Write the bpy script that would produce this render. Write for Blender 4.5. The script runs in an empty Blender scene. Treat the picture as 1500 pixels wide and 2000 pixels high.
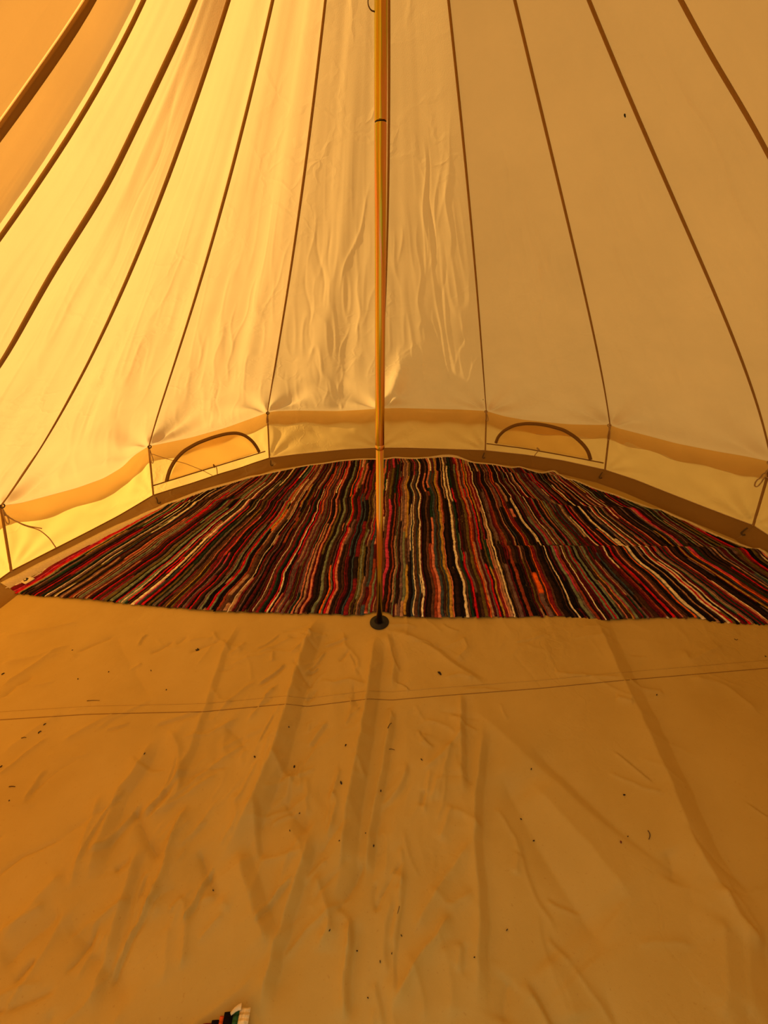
import bpy, math, random
import numpy as np
from mathutils import Vector, Matrix
from mathutils.bvhtree import BVHTree

random.seed(7)
RNG = np.random.default_rng(11)
scene = bpy.context.scene
COL = scene.collection

# ------------------------------------------------------------------ camera
F_PX, PITCH, ROLL = 780.0, 0.5195, -0.0466
CAM = np.array([0.0088, -1.6490, 1.6350])
cd = bpy.data.cameras.new('camera')
cam = bpy.data.objects.new('camera', cd)
COL.objects.link(cam)
cd.sensor_fit = 'VERTICAL'
cd.sensor_height = 36.0
cd.lens = F_PX / 2000 * 36.0
cd.clip_start = 0.02
cam.matrix_world = (Matrix.Translation(Vector(CAM)) @ Matrix.Rotation(math.pi / 2 - PITCH, 4, 'X')
                    @ Matrix.Rotation(ROLL, 4, 'Z'))
scene.camera = cam

# ------------------------------------------------------------------ sky, sun, exposure
world = bpy.data.worlds.new('sky')
scene.world = world
world.use_nodes = True
bg = world.node_tree.nodes['Background']
bg.inputs['Color'].default_value = (1.0, 0.83, 0.56, 1)
bg.inputs['Strength'].default_value = .60

SUN_AZ, SUN_EL = math.radians(-98), math.radians(19)
sd = bpy.data.lights.new('sun', 'SUN')
sd.energy = 4.5
sd.color = (1.0, 0.80, 0.50)
sd.angle = math.radians(0.8)
sun = bpy.data.objects.new('sun', sd)
COL.objects.link(sun)
to_sun = Vector((math.sin(SUN_AZ) * math.cos(SUN_EL), math.cos(SUN_AZ) * math.cos(SUN_EL), math.sin(SUN_EL)))
sun.rotation_euler = to_sun.to_track_quat('Z', 'Y').to_euler()
sun.location = to_sun * 12

vs = scene.view_settings
vs.view_transform = 'Standard'
vs.look = 'None'
vs.gamma = 1.0
vs.use_curve_mapping = False
vs.exposure = 0.38


# ------------------------------------------------------------------ pixel -> direction helpers
def ray_dir(u, v):
    X, Y = u - 750.0, v - 1000.0
    c, s = math.cos(-ROLL), math.sin(-ROLL)
    X, Y = c * X - s * Y, s * X + c * Y
    up = -Y / F_PX
    return np.array([X / F_PX, math.cos(PITCH) + up * math.sin(PITCH), -math.sin(PITCH) + up * math.cos(PITCH)])


def ground(u, v, z=0.0):
    D = ray_dir(u, v)
    return CAM + D * (z - CAM[2]) / D[2]


def on_cyl(u, v, r):
    D = ray_dir(u, v)
    a = D[0] ** 2 + D[1] ** 2
    b = 2 * (CAM[0] * D[0] + CAM[1] * D[1])
    c = CAM[0] ** 2 + CAM[1] ** 2 - r * r
    return CAM + D * ((-b + math.sqrt(b * b - 4 * a * c)) / 2 / a)


def on_plane(u, v, p0, n):
    D = ray_dir(u, v)
    return CAM + D * (np.dot(p0 - CAM, n) / np.dot(D, n))


def on_y(u, v, y):
    return on_plane(u, v, np.array([0, y, 0.0]), np.array([0, 1.0, 0]))


# ------------------------------------------------------------------ noise
_T = RNG.random((64, 64))


def vnoise(x, y):
    xi, yi = np.floor(x).astype(int), np.floor(y).astype(int)
    fx, fy = x - xi, y - yi
    fx, fy = fx * fx * (3 - 2 * fx), fy * fy * (3 - 2 * fy)
    g = lambda a, b: _T[a % 64, b % 64]
    return ((g(xi, yi) * (1 - fx) + g(xi + 1, yi) * fx) * (1 - fy)
            + (g(xi, yi + 1) * (1 - fx) + g(xi + 1, yi + 1) * fx) * fy) * 2 - 1


def sstep(a, b, x):
    t = np.clip((x - a) / (b - a), 0, 1)
    return t * t * (3 - 2 * t)


# ------------------------------------------------------------------ mesh helpers
def tag(o, label=None, cat=None, group=None, kind=None):
    for k, v in (('label', label), ('category', cat), ('group', group), ('kind', kind)):
        if v:
            o[k] = v
    return o


def empty(name, loc=(0, 0, 0)):
    o = bpy.data.objects.new(name, None)
    o.empty_display_size = 0.1
    COL.objects.link(o)
    o.location = Vector([float(c) for c in loc])
    return o


def wloc(o):
    l = np.zeros(3)
    while o is not None:
        l += np.array(o.location)
        o = o.parent
    return l


def mesh_obj(name, V, Fc, mat, parent=None, origin=None, smooth=True, uv=None, col=None):
    """V in world space; the object's origin is `origin` (world)."""
    V = np.asarray(V, dtype=float)
    if origin is None:
        origin = wloc(parent) if parent is not None else np.zeros(3)
    origin = np.asarray(origin, dtype=float)
    me = bpy.data.meshes.new(name)
    Vl = (V - origin).astype(np.float32)
    if isinstance(Fc, np.ndarray):
        nf, k = Fc.shape
        me.vertices.add(len(Vl))
        me.vertices.foreach_set('co', Vl.ravel())
        me.loops.add(nf * k)
        me.loops.foreach_set('vertex_index', Fc.astype(np.int32).ravel())
        me.polygons.add(nf)
        me.polygons.foreach_set('loop_start', np.arange(0, nf * k, k, dtype=np.int32))
        me.update(calc_edges=True)
    else:
        me.from_pydata(Vl.tolist(), [], Fc)
    if smooth:
        me.polygons.foreach_set('use_smooth', np.ones(len(me.polygons), dtype=bool))
    if uv is not None:
        lay = me.uv_layers.new(name='UVMap')
        li = np.zeros(len(me.loops), dtype=np.int32)
        me.loops.foreach_get('vertex_index', li)
        lay.data.foreach_set('uv', np.asarray(uv, dtype=np.float32)[li].ravel())
    if col is not None:
        ca = me.color_attributes.new('Col', 'FLOAT_COLOR', 'POINT')
        c4 = np.ones((len(Vl), 4), dtype=np.float32)
        c4[:, :3] = col
        ca.data.foreach_set('color', c4.ravel())
    me.materials.append(mat)
    me.validate()
    o = bpy.data.objects.new(name, me)
    COL.objects.link(o)
    o.parent = parent
    o.location = Vector((origin - (wloc(parent) if parent is not None else 0)).tolist())
    return o


def grid_faces(nu, nv):
    a = np.arange(nu * nv).reshape(nv, nu)
    return np.stack([a[:-1, :-1], a[:-1, 1:], a[1:, 1:], a[1:, :-1]], -1).reshape(-1, 4)


def frames(P):
    T = np.gradient(P, axis=0)
    return T / (np.linalg.norm(T, axis=1, keepdims=True) + 1e-9)


def tube_geo(P, r, n=6, cap=True):
    P = np.asarray(P, float)
    r = np.broadcast_to(np.asarray(r, float), (len(P),))
    T = frames(P)
    ref = np.array([0.0, 0, 1]) if abs(T[0][2]) < .9 else np.array([1.0, 0, 0])
    V = []
    for p, t, rr in zip(P, T, r):
        a = np.cross(t, ref); a /= np.linalg.norm(a) + 1e-9
        b = np.cross(t, a)
        ref = np.cross(a, t)
        for k in range(n):
            w = 2 * math.pi * k / n
            V.append(p + rr * (math.cos(w) * a + math.sin(w) * b))
    Fc = []
    for i in range(len(P) - 1):
        for k in range(n):
            k2 = (k + 1) % n
            Fc.append((i * n + k, i * n + k2, (i + 1) * n + k2, (i + 1) * n + k))
    if cap:
        Fc.append(tuple(range(n))[::-1]); Fc.append(tuple((len(P) - 1) * n + k for k in range(n)))
    return np.array(V), Fc


def smooth_line(P, n=24):
    P = np.asarray(P, float)
    s = np.concatenate([[0], np.cumsum(np.linalg.norm(np.diff(P, axis=0), axis=1))])
    t = np.linspace(0, s[-1], n)
    Q = np.stack([np.interp(t, s, P[:, k]) for k in range(P.shape[1])], 1)
    for _ in range(2):
        Q[1:-1] = .25 * Q[:-2] + .5 * Q[1:-1] + .25 * Q[2:]
    return Q


def ribbon_geo(P, N, width, thick, crown=0.0):
    """flat band along P lying against a surface with inward normals N: five points across, closed below"""
    P = np.asarray(P, float); N = np.asarray(N, float)
    T = frames(P)
    S = np.cross(T, N); S /= np.linalg.norm(S, axis=1, keepdims=True) + 1e-9
    w = np.broadcast_to(np.asarray(width, float), (len(P),))[:, None] / 2
    rows = [P - S * w, P - S * w + N * thick, P + N * (thick + crown), P + S * w + N * thick, P + S * w]
    V = np.stack(rows, 1).reshape(-1, 3)
    Fc = []
    for i in range(len(P) - 1):
        for k in range(4):
            Fc.append((i * 5 + k, i * 5 + k + 1, (i + 1) * 5 + k + 1, (i + 1) * 5 + k))
        Fc.append((i * 5 + 4, i * 5, (i + 1) * 5, (i + 1) * 5 + 4))
    Fc.append((0, 1, 2, 3, 4)); Fc.append(tuple((len(P) - 1) * 5 + k for k in (4, 3, 2, 1, 0)))
    return V, Fc


def lathe_geo(prof, n=40, c=(0, 0, 0), axis=None):
    V = []
    c = np.asarray(c, float)
    for r, z in prof:
        base = c + (np.array([0, 0, z]) if axis is None else axis * z)
        for k in range(n):
            w = 2 * math.pi * k / n
            V.append(base + np.array([r * math.cos(w), r * math.sin(w), 0]))
    Fc = []
    for i in range(len(prof) - 1):
        for k in range(n):
            k2 = (k + 1) % n
            Fc.append((i * n + k, i * n + k2, (i + 1) * n + k2, (i + 1) * n + k))
    Fc.append(tuple(range(n))[::-1]); Fc.append(tuple((len(prof) - 1) * n + k for k in range(n)))
    return np.array(V), Fc


# ------------------------------------------------------------------ materials
def new_mat(name):
    m = bpy.data.materials.new(name)
    m.use_nodes = True
    nt = m.node_tree
    nt.nodes.clear()
    out = nt.nodes.new('ShaderNodeOutputMaterial')
    return m, nt, out


def N(nt, kind, **kw):
    n = nt.nodes.new(kind)
    for k, v in kw.items():
        if k in n.inputs:
            n.inputs[k].default_value = v
        else:
            setattr(n, k, v)
    return n


def cloth_mat(name, diff, trans, mix, bump=0.3, weave=900.0, crease=0.25, mottle=0.10, crease_scale=7.0):
    """canvas: a diffuse face plus light passing through the cloth"""
    m, nt, out = new_mat(name)
    L = nt.links.new
    tc = N(nt, 'ShaderNodeTexCoord')
    n1 = N(nt, 'ShaderNodeTexNoise', Scale=3.0, Detail=5.0, Roughness=.6)
    L(tc.outputs['Object'], n1.inputs['Vector'])
    mr = N(nt, 'ShaderNodeMapRange')
    mr.inputs['To Min'].default_value = 1 - mottle
    mr.inputs['To Max'].default_value = 1 + mottle
    L(n1.outputs['Fac'], mr.inputs['Value'])
    def scaled(c):
        mx = N(nt, 'ShaderNodeVectorMath', operation='SCALE')
        mx.inputs[0].default_value = c
        L(mr.outputs['Result'], mx.inputs['Scale'])
        return mx.outputs['Vector']
    # crumpled creases + fine weave
    vo = N(nt, 'ShaderNodeTexVoronoi', feature='DISTANCE_TO_EDGE', Scale=crease_scale)
    nz = N(nt, 'ShaderNodeTexNoise', Scale=crease_scale * .8, Detail=3.0)
    L(tc.outputs['Object'], nz.inputs['Vector'])
    mixv = N(nt, 'ShaderNodeMix', data_type='VECTOR')
    mixv.inputs['Factor'].default_value = .22
    L(tc.outputs['Object'], mixv.inputs[4]); L(nz.outputs['Color'], mixv.inputs[5])
    L(mixv.outputs[1], vo.inputs['Vector'])
    cl = N(nt, 'ShaderNodeMapRange')
    cl.inputs['From Max'].default_value = .12
    L(vo.outputs['Distance'], cl.inputs['Value'])
    msk = N(nt, 'ShaderNodeTexNoise', Scale=2.3, Detail=2.0)
    L(tc.outputs['Object'], msk.inputs['Vector'])
    mk = N(nt, 'ShaderNodeMapRange')
    mk.inputs['From Min'].default_value = .48
    mk.inputs['From Max'].default_value = .66
    L(msk.outputs['Fac'], mk.inputs['Value'])
    mul = N(nt, 'ShaderNodeMath', operation='MULTIPLY')
    L(cl.outputs['Result'], mul.inputs[0]); L(mk.outputs['Result'], mul.inputs[1])
    b1 = N(nt, 'ShaderNodeBump', Strength=crease, Distance=.006)
    L(mul.outputs['Value'], b1.inputs['Height'])
    n2 = N(nt, 'ShaderNodeTexNoise', Scale=weave * .35, Detail=2.0)
    L(tc.outputs['Object'], n2.inputs['Vector'])
    b2 = N(nt, 'ShaderNodeBump', Strength=bump, Distance=.0012)
    L(n2.outputs['Fac'], b2.inputs['Height']); L(b1.outputs['Normal'], b2.inputs['Normal'])
    d = N(nt, 'ShaderNodeBsdfDiffuse', Roughness=.8)
    t = N(nt, 'ShaderNodeBsdfTranslucent')
    L(scaled(diff), d.inputs['Color']); L(scaled(trans), t.inputs['Color'])
    L(b2.outputs['Normal'], d.inputs['Normal']); L(b2.outputs['Normal'], t.inputs['Normal'])
    ms = N(nt, 'ShaderNodeMixShader', Fac=mix)
    L(d.outputs[0], ms.inputs[1]); L(t.outputs[0], ms.inputs[2])
    L(ms.outputs[0], out.inputs['Surface'])
    return m


def plain_mat(name, col, rough=.7, metallic=0.0, spec=.3, noise=0.15, nscale=40.0, bump=0.2, bdist=.001):
    m, nt, out = new_mat(name)
    L = nt.links.new
    tc = N(nt, 'ShaderNodeTexCoord')
    n1 = N(nt, 'ShaderNodeTexNoise', Scale=nscale, Detail=4.0)
    L(tc.outputs['Object'], n1.inputs['Vector'])
    r = N(nt, 'ShaderNodeMapRange')
    r.inputs['To Min'].default_value = 1 - noise
    r.inputs['To Max'].default_value = 1 + noise
    L(n1.outputs['Fac'], r.inputs['Value'])
    sc = N(nt, 'ShaderNodeVectorMath', operation='SCALE')
    sc.inputs[0].default_value = col
    L(r.outputs['Result'], sc.inputs['Scale'])
    p = N(nt, 'ShaderNodeBsdfPrincipled', Roughness=rough, Metallic=metallic)
    p.inputs['Specular IOR Level'].default_value = spec
    L(sc.outputs['Vector'], p.inputs['Base Color'])
    b = N(nt, 'ShaderNodeBump', Strength=bump, Distance=bdist)
    L(n1.outputs['Fac'], b.inputs['Height']); L(b.outputs['Normal'], p.inputs['Normal'])
    L(p.outputs[0], out.inputs['Surface'])
    return m


M_ROOF = cloth_mat('roof_canvas', (.64, .385, .135), (.92, .565, .18), .60)
M_DOOR = cloth_mat('door_canvas', (.66, .50, .28), (.84, .68, .44), .74)
M_WALL = cloth_mat('wall_canvas', (.66, .37, .085), (1.0, .57, .115), .68, crease=.3, crease_scale=9.0)
M_SEAM = cloth_mat('seam_canvas', (.44, .25, .075), (.40, .20, .05), .12, crease=0)
M_FLAPC = cloth_mat('flap_mesh', (.66, .46, .20), (.98, .80, .46), .88, crease=.2)
M_ZIP = cloth_mat('zip_tape', (.30, .155, .04), (.25, .12, .03), .12, crease=0)
M_CORD = plain_mat('cotton_cord', (.50, .33, .14), .9, nscale=300)
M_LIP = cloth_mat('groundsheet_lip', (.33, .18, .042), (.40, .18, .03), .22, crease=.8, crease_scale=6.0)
M_LOOP = plain_mat('webbing', (.10, .06, .025), .8)
M_GRASS = plain_mat('lawn_grass', (.24, .17, .07), .9, nscale=8)  # warm tone set for the light it bounces onto the walls


def floor_mat():
    m, nt, out = new_mat('groundsheet')
    L = nt.links.new
    tc = N(nt, 'ShaderNodeTexCoord')
    n1 = N(nt, 'ShaderNodeTexNoise', Scale=2.2, Detail=6.0, Roughness=.6)
    L(tc.outputs['Object'], n1.inputs['Vector'])
    ramp = N(nt, 'ShaderNodeValToRGB')
    ramp.color_ramp.elements[0].position = .3
    ramp.color_ramp.elements[1].position = .72
    ramp.color_ramp.elements[0].color = (.465, .298, .064, 1)
    ramp.color_ramp.elements[1].color = (.535, .356, .092, 1)
    L(n1.outputs['Fac'], ramp.inputs['Fac'])
    # small dusty specks
    n3 = N(nt, 'ShaderNodeTexNoise', Scale=120.0, Detail=3.0)
    L(tc.outputs['Object'], n3.inputs['Vector'])
    mr = N(nt, 'ShaderNodeMapRange')
    mr.inputs['From Min'].default_value = .66
    mr.inputs['From Max'].default_value = .76
    mr.inputs['To Max'].default_value = .35
    L(n3.outputs['Fac'], mr.inputs['Value'])
    mx = N(nt, 'ShaderNodeMix', data_type='RGBA')
    mx.inputs[7].default_value = (.32, .15, .03, 1)
    L(mr.outputs['Result'], mx.inputs['Factor']); L(ramp.outputs['Color'], mx.inputs[6])
    # crumple creases, small
    vo = N(nt, 'ShaderNodeTexVoronoi', feature='DISTANCE_TO_EDGE', Scale=11.0)
    nz = N(nt, 'ShaderNodeTexNoise', Scale=6.0, Detail=4.0)
    L(tc.outputs['Object'], nz.inputs['Vector'])
    mixv = N(nt, 'ShaderNodeMix', data_type='VECTOR')
    mixv.inputs['Factor'].default_value = .3
    L(tc.outputs['Object'], mixv.inputs[4]); L(nz.outputs['Color'], mixv.inputs[5])
    L(mixv.outputs[1], vo.inputs['Vector'])
    cl = N(nt, 'ShaderNodeMapRange')
    cl.inputs['From Max'].default_value = .16
    L(vo.outputs['Distance'], cl.inputs['Value'])
    msk = N(nt, 'ShaderNodeTexNoise', Scale=1.7, Detail=2.0)
    L(tc.outputs['Object'], msk.inputs['Vector'])
    mk = N(nt, 'ShaderNodeMapRange')
    mk.inputs['From Min'].default_value = .50
    mk.inputs['From Max'].default_value = .70
    L(msk.outputs['Fac'], mk.inputs['Value'])
    mul = N(nt, 'ShaderNodeMath', operation='MULTIPLY')
    L(cl.outputs['Result'], mul.inputs[0]); L(mk.outputs['Result'], mul.inputs[1])
    b1 = N(nt, 'ShaderNodeBump', Strength=.35, Distance=.004)
    L(mul.outputs['Value'], b1.inputs['Height'])
    n2 = N(nt, 'ShaderNodeTexNoise', Scale=420.0, Detail=2.0)
    L(tc.outputs['Object'], n2.inputs['Vector'])
    b2 = N(nt, 'ShaderNodeBump', Strength=.3, Distance=.001)
    L(n2.outputs['Fac'], b2.inputs['Height']); L(b1.outputs['Normal'], b2.inputs['Normal'])
    p = N(nt, 'ShaderNodeBsdfPrincipled', Roughness=.62)
    p.inputs['Specular IOR Level'].default_value = .25
    L(mx.outputs[2], p.inputs['Base Color']); L(b2.outputs['Normal'], p.inputs['Normal'])
    L(p.outputs[0], out.inputs['Surface'])
    return m


M_FLOOR = floor_mat()
M_FSEAM = plain_mat('seam_thread', (.26, .14, .03), .8)


def rag_mat():
    m, nt, out = new_mat('woven_rag')
    L = nt.links.new
    a = N(nt, 'ShaderNodeVertexColor', layer_name='Col')
    uv = N(nt, 'ShaderNodeUVMap')
    sp = N(nt, 'ShaderNodeSeparateXYZ')
    L(uv.outputs['UV'], sp.inputs[0])
    mu = N(nt, 'ShaderNodeMath', operation='MULTIPLY'); mu.inputs[1].default_value = 2 * math.pi / .010
    L(sp.outputs['Y'], mu.inputs[0])
    sn = N(nt, 'ShaderNodeMath', operation='SINE'); L(mu.outputs[0], sn.inputs[0])
    tc = N(nt, 'ShaderNodeTexCoord')
    n1 = N(nt, 'ShaderNodeTexNoise', Scale=140.0, Detail=3.0)
    L(tc.outputs['Object'], n1.inputs['Vector'])
    mr = N(nt, 'ShaderNodeMapRange'); mr.inputs['To Min'].default_value = .45; mr.inputs['To Max'].default_value = 1.5
    L(n1.outputs['Fac'], mr.inputs['Value'])
    sc = N(nt, 'ShaderNodeVectorMath', operation='SCALE')
    L(a.outputs['Color'], sc.inputs[0]); L(mr.outputs[0], sc.inputs['Scale'])
    p = N(nt, 'ShaderNodeBsdfPrincipled', Roughness=.95)
    p.inputs['Specular IOR Level'].default_value = .08
    L(sc.outputs['Vector'], p.inputs['Base Color'])
    b = N(nt, 'ShaderNodeBump', Strength=.6, Distance=.002)
    L(sn.outputs[0], b.inputs['Height'])
    b2 = N(nt, 'ShaderNodeBump', Strength=.5, Distance=.002)
    L(n1.outputs['Fac'], b2.inputs['Height']); L(b.outputs['Normal'], b2.inputs['Normal'])
    L(b2.outputs['Normal'], p.inputs['Normal'])
    L(p.outputs[0], out.inputs['Surface'])
    return m


M_RAG = rag_mat()
M_BACKING = plain_mat('rug_warp', (.018, .011, .010), .95, nscale=200)
M_BIND = plain_mat('cream_tape', (.66, .52, .30), .9, nscale=90, noise=.2)
M_LABEL = plain_mat('label_cloth', (.78, .66, .42), .85, nscale=120, noise=.08)
M_INK = plain_mat('label_ink', (.02, .016, .012), .8)
M_BLACK = plain_mat('black_plastic', (.012, .009, .007), .5)
M_LEAF = plain_mat('dry_leaf', (.035, .020, .012), .9)
M_LEAFR = plain_mat('red_leaf', (.16, .03, .012), .9)
M_TWIG = plain_mat('dry_twig', (.10, .05, .015), .9)


def pole_mat():
    """yellow passivated zinc: interference colours drift along and around the tube"""
    m, nt, out = new_mat('passivated_zinc')
    L = nt.links.new
    tc = N(nt, 'ShaderNodeTexCoord')
    mp = N(nt, 'ShaderNodeMapping')
    mp.inputs['Scale'].default_value = (42, 42, 1.6)
    L(tc.outputs['Object'], mp.inputs['Vector'])
    n1 = N(nt, 'ShaderNodeTexNoise', Scale=1.0, Detail=3.0)
    L(mp.outputs[0], n1.inputs['Vector'])
    ramp = N(nt, 'ShaderNodeValToRGB')
    cr = ramp.color_ramp
    cols = [(.30, (.60, .46, .04)), (.41, (.64, .36, .05)), (.48, (.74, .31, .14)), (.54, (.62, .31, .06)),
            (.60, (.46, .44, .04)), (.70, (.64, .42, .05))]
    cr.elements[0].position = cols[0][0]; cr.elements[0].color = (*cols[0][1], 1)
    cr.elements[1].position = cols[-1][0]; cr.elements[1].color = (*cols[-1][1], 1)
    for ps, c in cols[1:-1]:
        e = cr.elements.new(ps); e.color = (*c, 1)
    L(n1.outputs['Fac'], ramp.inputs['Fac'])
    p = N(nt, 'ShaderNodeBsdfPrincipled', Roughness=.20, Metallic=1.0)
    L(ramp.outputs['Color'], p.inputs['Base Color'])
    L(p.outputs[0], out.inputs['Surface'])
    return m


M_POLE = pole_mat()

# ------------------------------------------------------------------ tent skeleton (from the photo's own corners)
NPAN = 14
R_T = 2.5
TOP_PX = {-3: (0, 988), -2: (290, 872), -1: (522, 806), 0: (740, 798), 1: (950, 803), 2: (1192, 830), 3: (1508, 903)}
BASE_PX = {-3: (21, 1117), -2: (299, 968), -1: (526, 895), 0: (740, 875), 1: (948, 880), 2: (1182, 918), 3: (1472, 1027)}
LIP_Z = 0.085
TOPC, BASEC = {}, {}
AZ = {-7: -151, -6: -121, -5: -110, -4: -96, 4: 98, 5: 128, 6: 158}      # corners outside the frame; the door stands open between 6 and -7
for i in range(-7, 7):
    a = math.radians(AZ.get(i, 0))
    TOPC[i] = on_cyl(*TOP_PX[i], R_T) if i in TOP_PX else np.array([R_T * math.sin(a), R_T * math.cos(a), .53])
    BASEC[i] = ground(*BASE_PX[i], LIP_Z) if i in BASE_PX else np.array([2.55 * math.sin(a), 2.55 * math.cos(a), LIP_Z])
POLE_B = ground(741, 1217)
_p = on_y(744, 0, POLE_B[1])
POLE_D = (_p - POLE_B) / _p[2]
APEX = POLE_B + POLE_D * 3.0

SAG = {-3: (.161, -.003, -.024, .008), -2: (.090, -.004, -.057, .017), -1: (.086, -.005, -.025, .016), 0: (.091, -.038, -.002, .013),
       1: (.023, -.031, .011, .009), 2: (-.004, -.020, -.024, -.009), 3: (0, -.012, -.071, -.015)}


def on_cone(u, v, Rp):
    D = ray_dir(u, v)
    k = Rp / 2.47
    ox, oy, oz = CAM[0] - APEX[0], CAM[1] - APEX[1], 3 - CAM[2]
    a = D[0] ** 2 + D[1] ** 2 - k * k * D[2] ** 2
    b = 2 * (ox * D[0] + oy * D[1] + k * k * oz * D[2])
    c = ox * ox + oy * oy - k * k * oz * oz
    return CAM + D * ((-b + math.sqrt(b * b - 4 * a * c)) / 2 / a)


TRACK = {}
for i, Rp, px in ((-4, 2.20, [(380, 0), (299, 171), (205, 367), (98, 533), (0, 712)]),
                  (-5, 2.30, [(279, 0), (213, 128), (141, 252), (55, 380), (0, 459)]),
                  (-6, 2.42, [(177, 0), (119, 85), (43, 192), (0, 252)]),
                  (4, 2.48, [(1334, 0), (1398, 119), (1453, 205), (1500, 290)])):
    P = np.array([TOPC[i]] + [on_cone(*q, Rp) for q in px][::-1] + [APEX])
    zz = np.linspace(P[0, 2], P[-1, 2], 160)
    Q = np.stack([np.interp(zz, P[:, 2], P[:, k]) for k in range(3)], 1)
    for _ in range(30):
        Q[1:-1] = .25 * Q[:-2] + .5 * Q[1:-1] + .25 * Q[2:]
    TRACK[i] = Q


def seam_curve(i, t):
    if i in TRACK:
        return np.stack([np.interp(t, np.linspace(0, 1, 160), TRACK[i][:, k]) for k in range(3)], 1)
    B = TOPC[i]
    s, l, k, m = SAG.get(i, (.02, 0, 0, 0))
    D = APEX - B
    Ln = np.linalg.norm(D); D = D / Ln
    rad = np.array([-B[0], -B[1], 0]); rad /= np.linalg.norm(rad)
    lat = np.cross(rad, [0, 0, 1.0]); lat /= np.linalg.norm(lat)
    nin = np.cross(lat, D)
    if nin[2] > 0:
        nin = -nin
    t = np.asarray(t)[:, None]
    w = 4 * t * (1 - t); w2 = w * (1 - 2 * t)
    return B + D * Ln * t + nin * (s * w + k * w2) + lat * (l * w + m * w2)


EAVE_PX = {-3: [(37, 984), (93, 969), (149, 954), (202, 935), (239, 913), (261, 890)],
           -2: [(330, 864), (373, 855), (440, 836), (490, 818)],
           -1: [(537, 803), (577, 802), (660, 803), (700, 801)],
           0: [(780, 797), (813, 798), (900, 800)],
           1: [(984, 813), (1022, 820), (1069, 825), (1112, 829), (1155, 830)],
           2: [(1205, 836), (1260, 850), (1320, 866), (1400, 882), (1460, 892)]}
BASE_LINE_PX = {-3: [(75, 1089), (171, 1040), (232, 1008)],
                -2: [(336, 956), (373, 945), (429, 926), (467, 915), (495, 905)],
                -1: [(577, 888), (627, 883), (677, 878)],
                0: [(793, 875), (860, 877)],
                1: [(1030, 889), (1100, 900)],
                2: [(1240, 937), (1300, 961), (1400, 1000)]}


def edge_curve(P0, P1, mids, u):
    P = np.array([P0] + mids + [P1])
    d = P1 - P0
    s = (P - P0) @ d / (d @ d)
    o = np.argsort(s)
    Q = np.stack([np.interp(np.linspace(0, 1, 121), s[o], P[o, k]) for k in range(3)], 1)
    for _ in range(18):
        Q[1:-1] = .25 * Q[:-2] + .5 * Q[1:-1] + .25 * Q[2:]
    return np.stack([np.interp(u, np.linspace(0, 1, 121), Q[:, k]) for k in range(3)], 1)


def eave(i, u):
    P0, P1 = TOPC[i], TOPC[i + 1]
    n = np.cross(P1 - P0, [0, 0, 1.0])
    return edge_curve(P0, P1, [on_plane(*q, P0, n) for q in EAVE_PX.get(i, [])], u)


def base_line(i, u):
    P0, P1 = BASEC[i], BASEC[i + 1]
    return edge_curve(P0, P1, [ground(*q, LIP_Z) for q in BASE_LINE_PX.get(i, [])], u)


# ------------------------------------------------------------------ the setting: lawn, ceiling, walls
V, Fc = lathe_geo([(14.0, -.14), (14.0, -.09)], 64)  # unseen ground, added to bounce light onto the outer canvas
tag(mesh_obj('ground', V, Fc, M_GRASS, smooth=False), 'unseen warm toned grass ground added under and around the tent', 'ground', kind='structure')

ceiling = tag(empty('ceiling'), 'sloping beige canvas roof of the bell tent rising to its pole', 'tent roof', kind='structure')
walls = {}
for nm, lab in (('left', 'low sunlit canvas tent wall left of the pole, with a vent window'),
                ('back', 'low canvas tent wall straight behind the pole'),
                ('right', 'low shaded canvas tent wall right of the pole, with a vent window'),
                ('front', 'low canvas tent wall on the entrance side')):
    walls[nm] = tag(empty('wall_' + nm), lab, 'tent wall', kind='structure')


def side_of(i):
    return 'left' if -5 <= i <= -2 else 'back' if i in (-1, 0) else 'right' if 1 <= i <= 4 else 'front'


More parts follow.
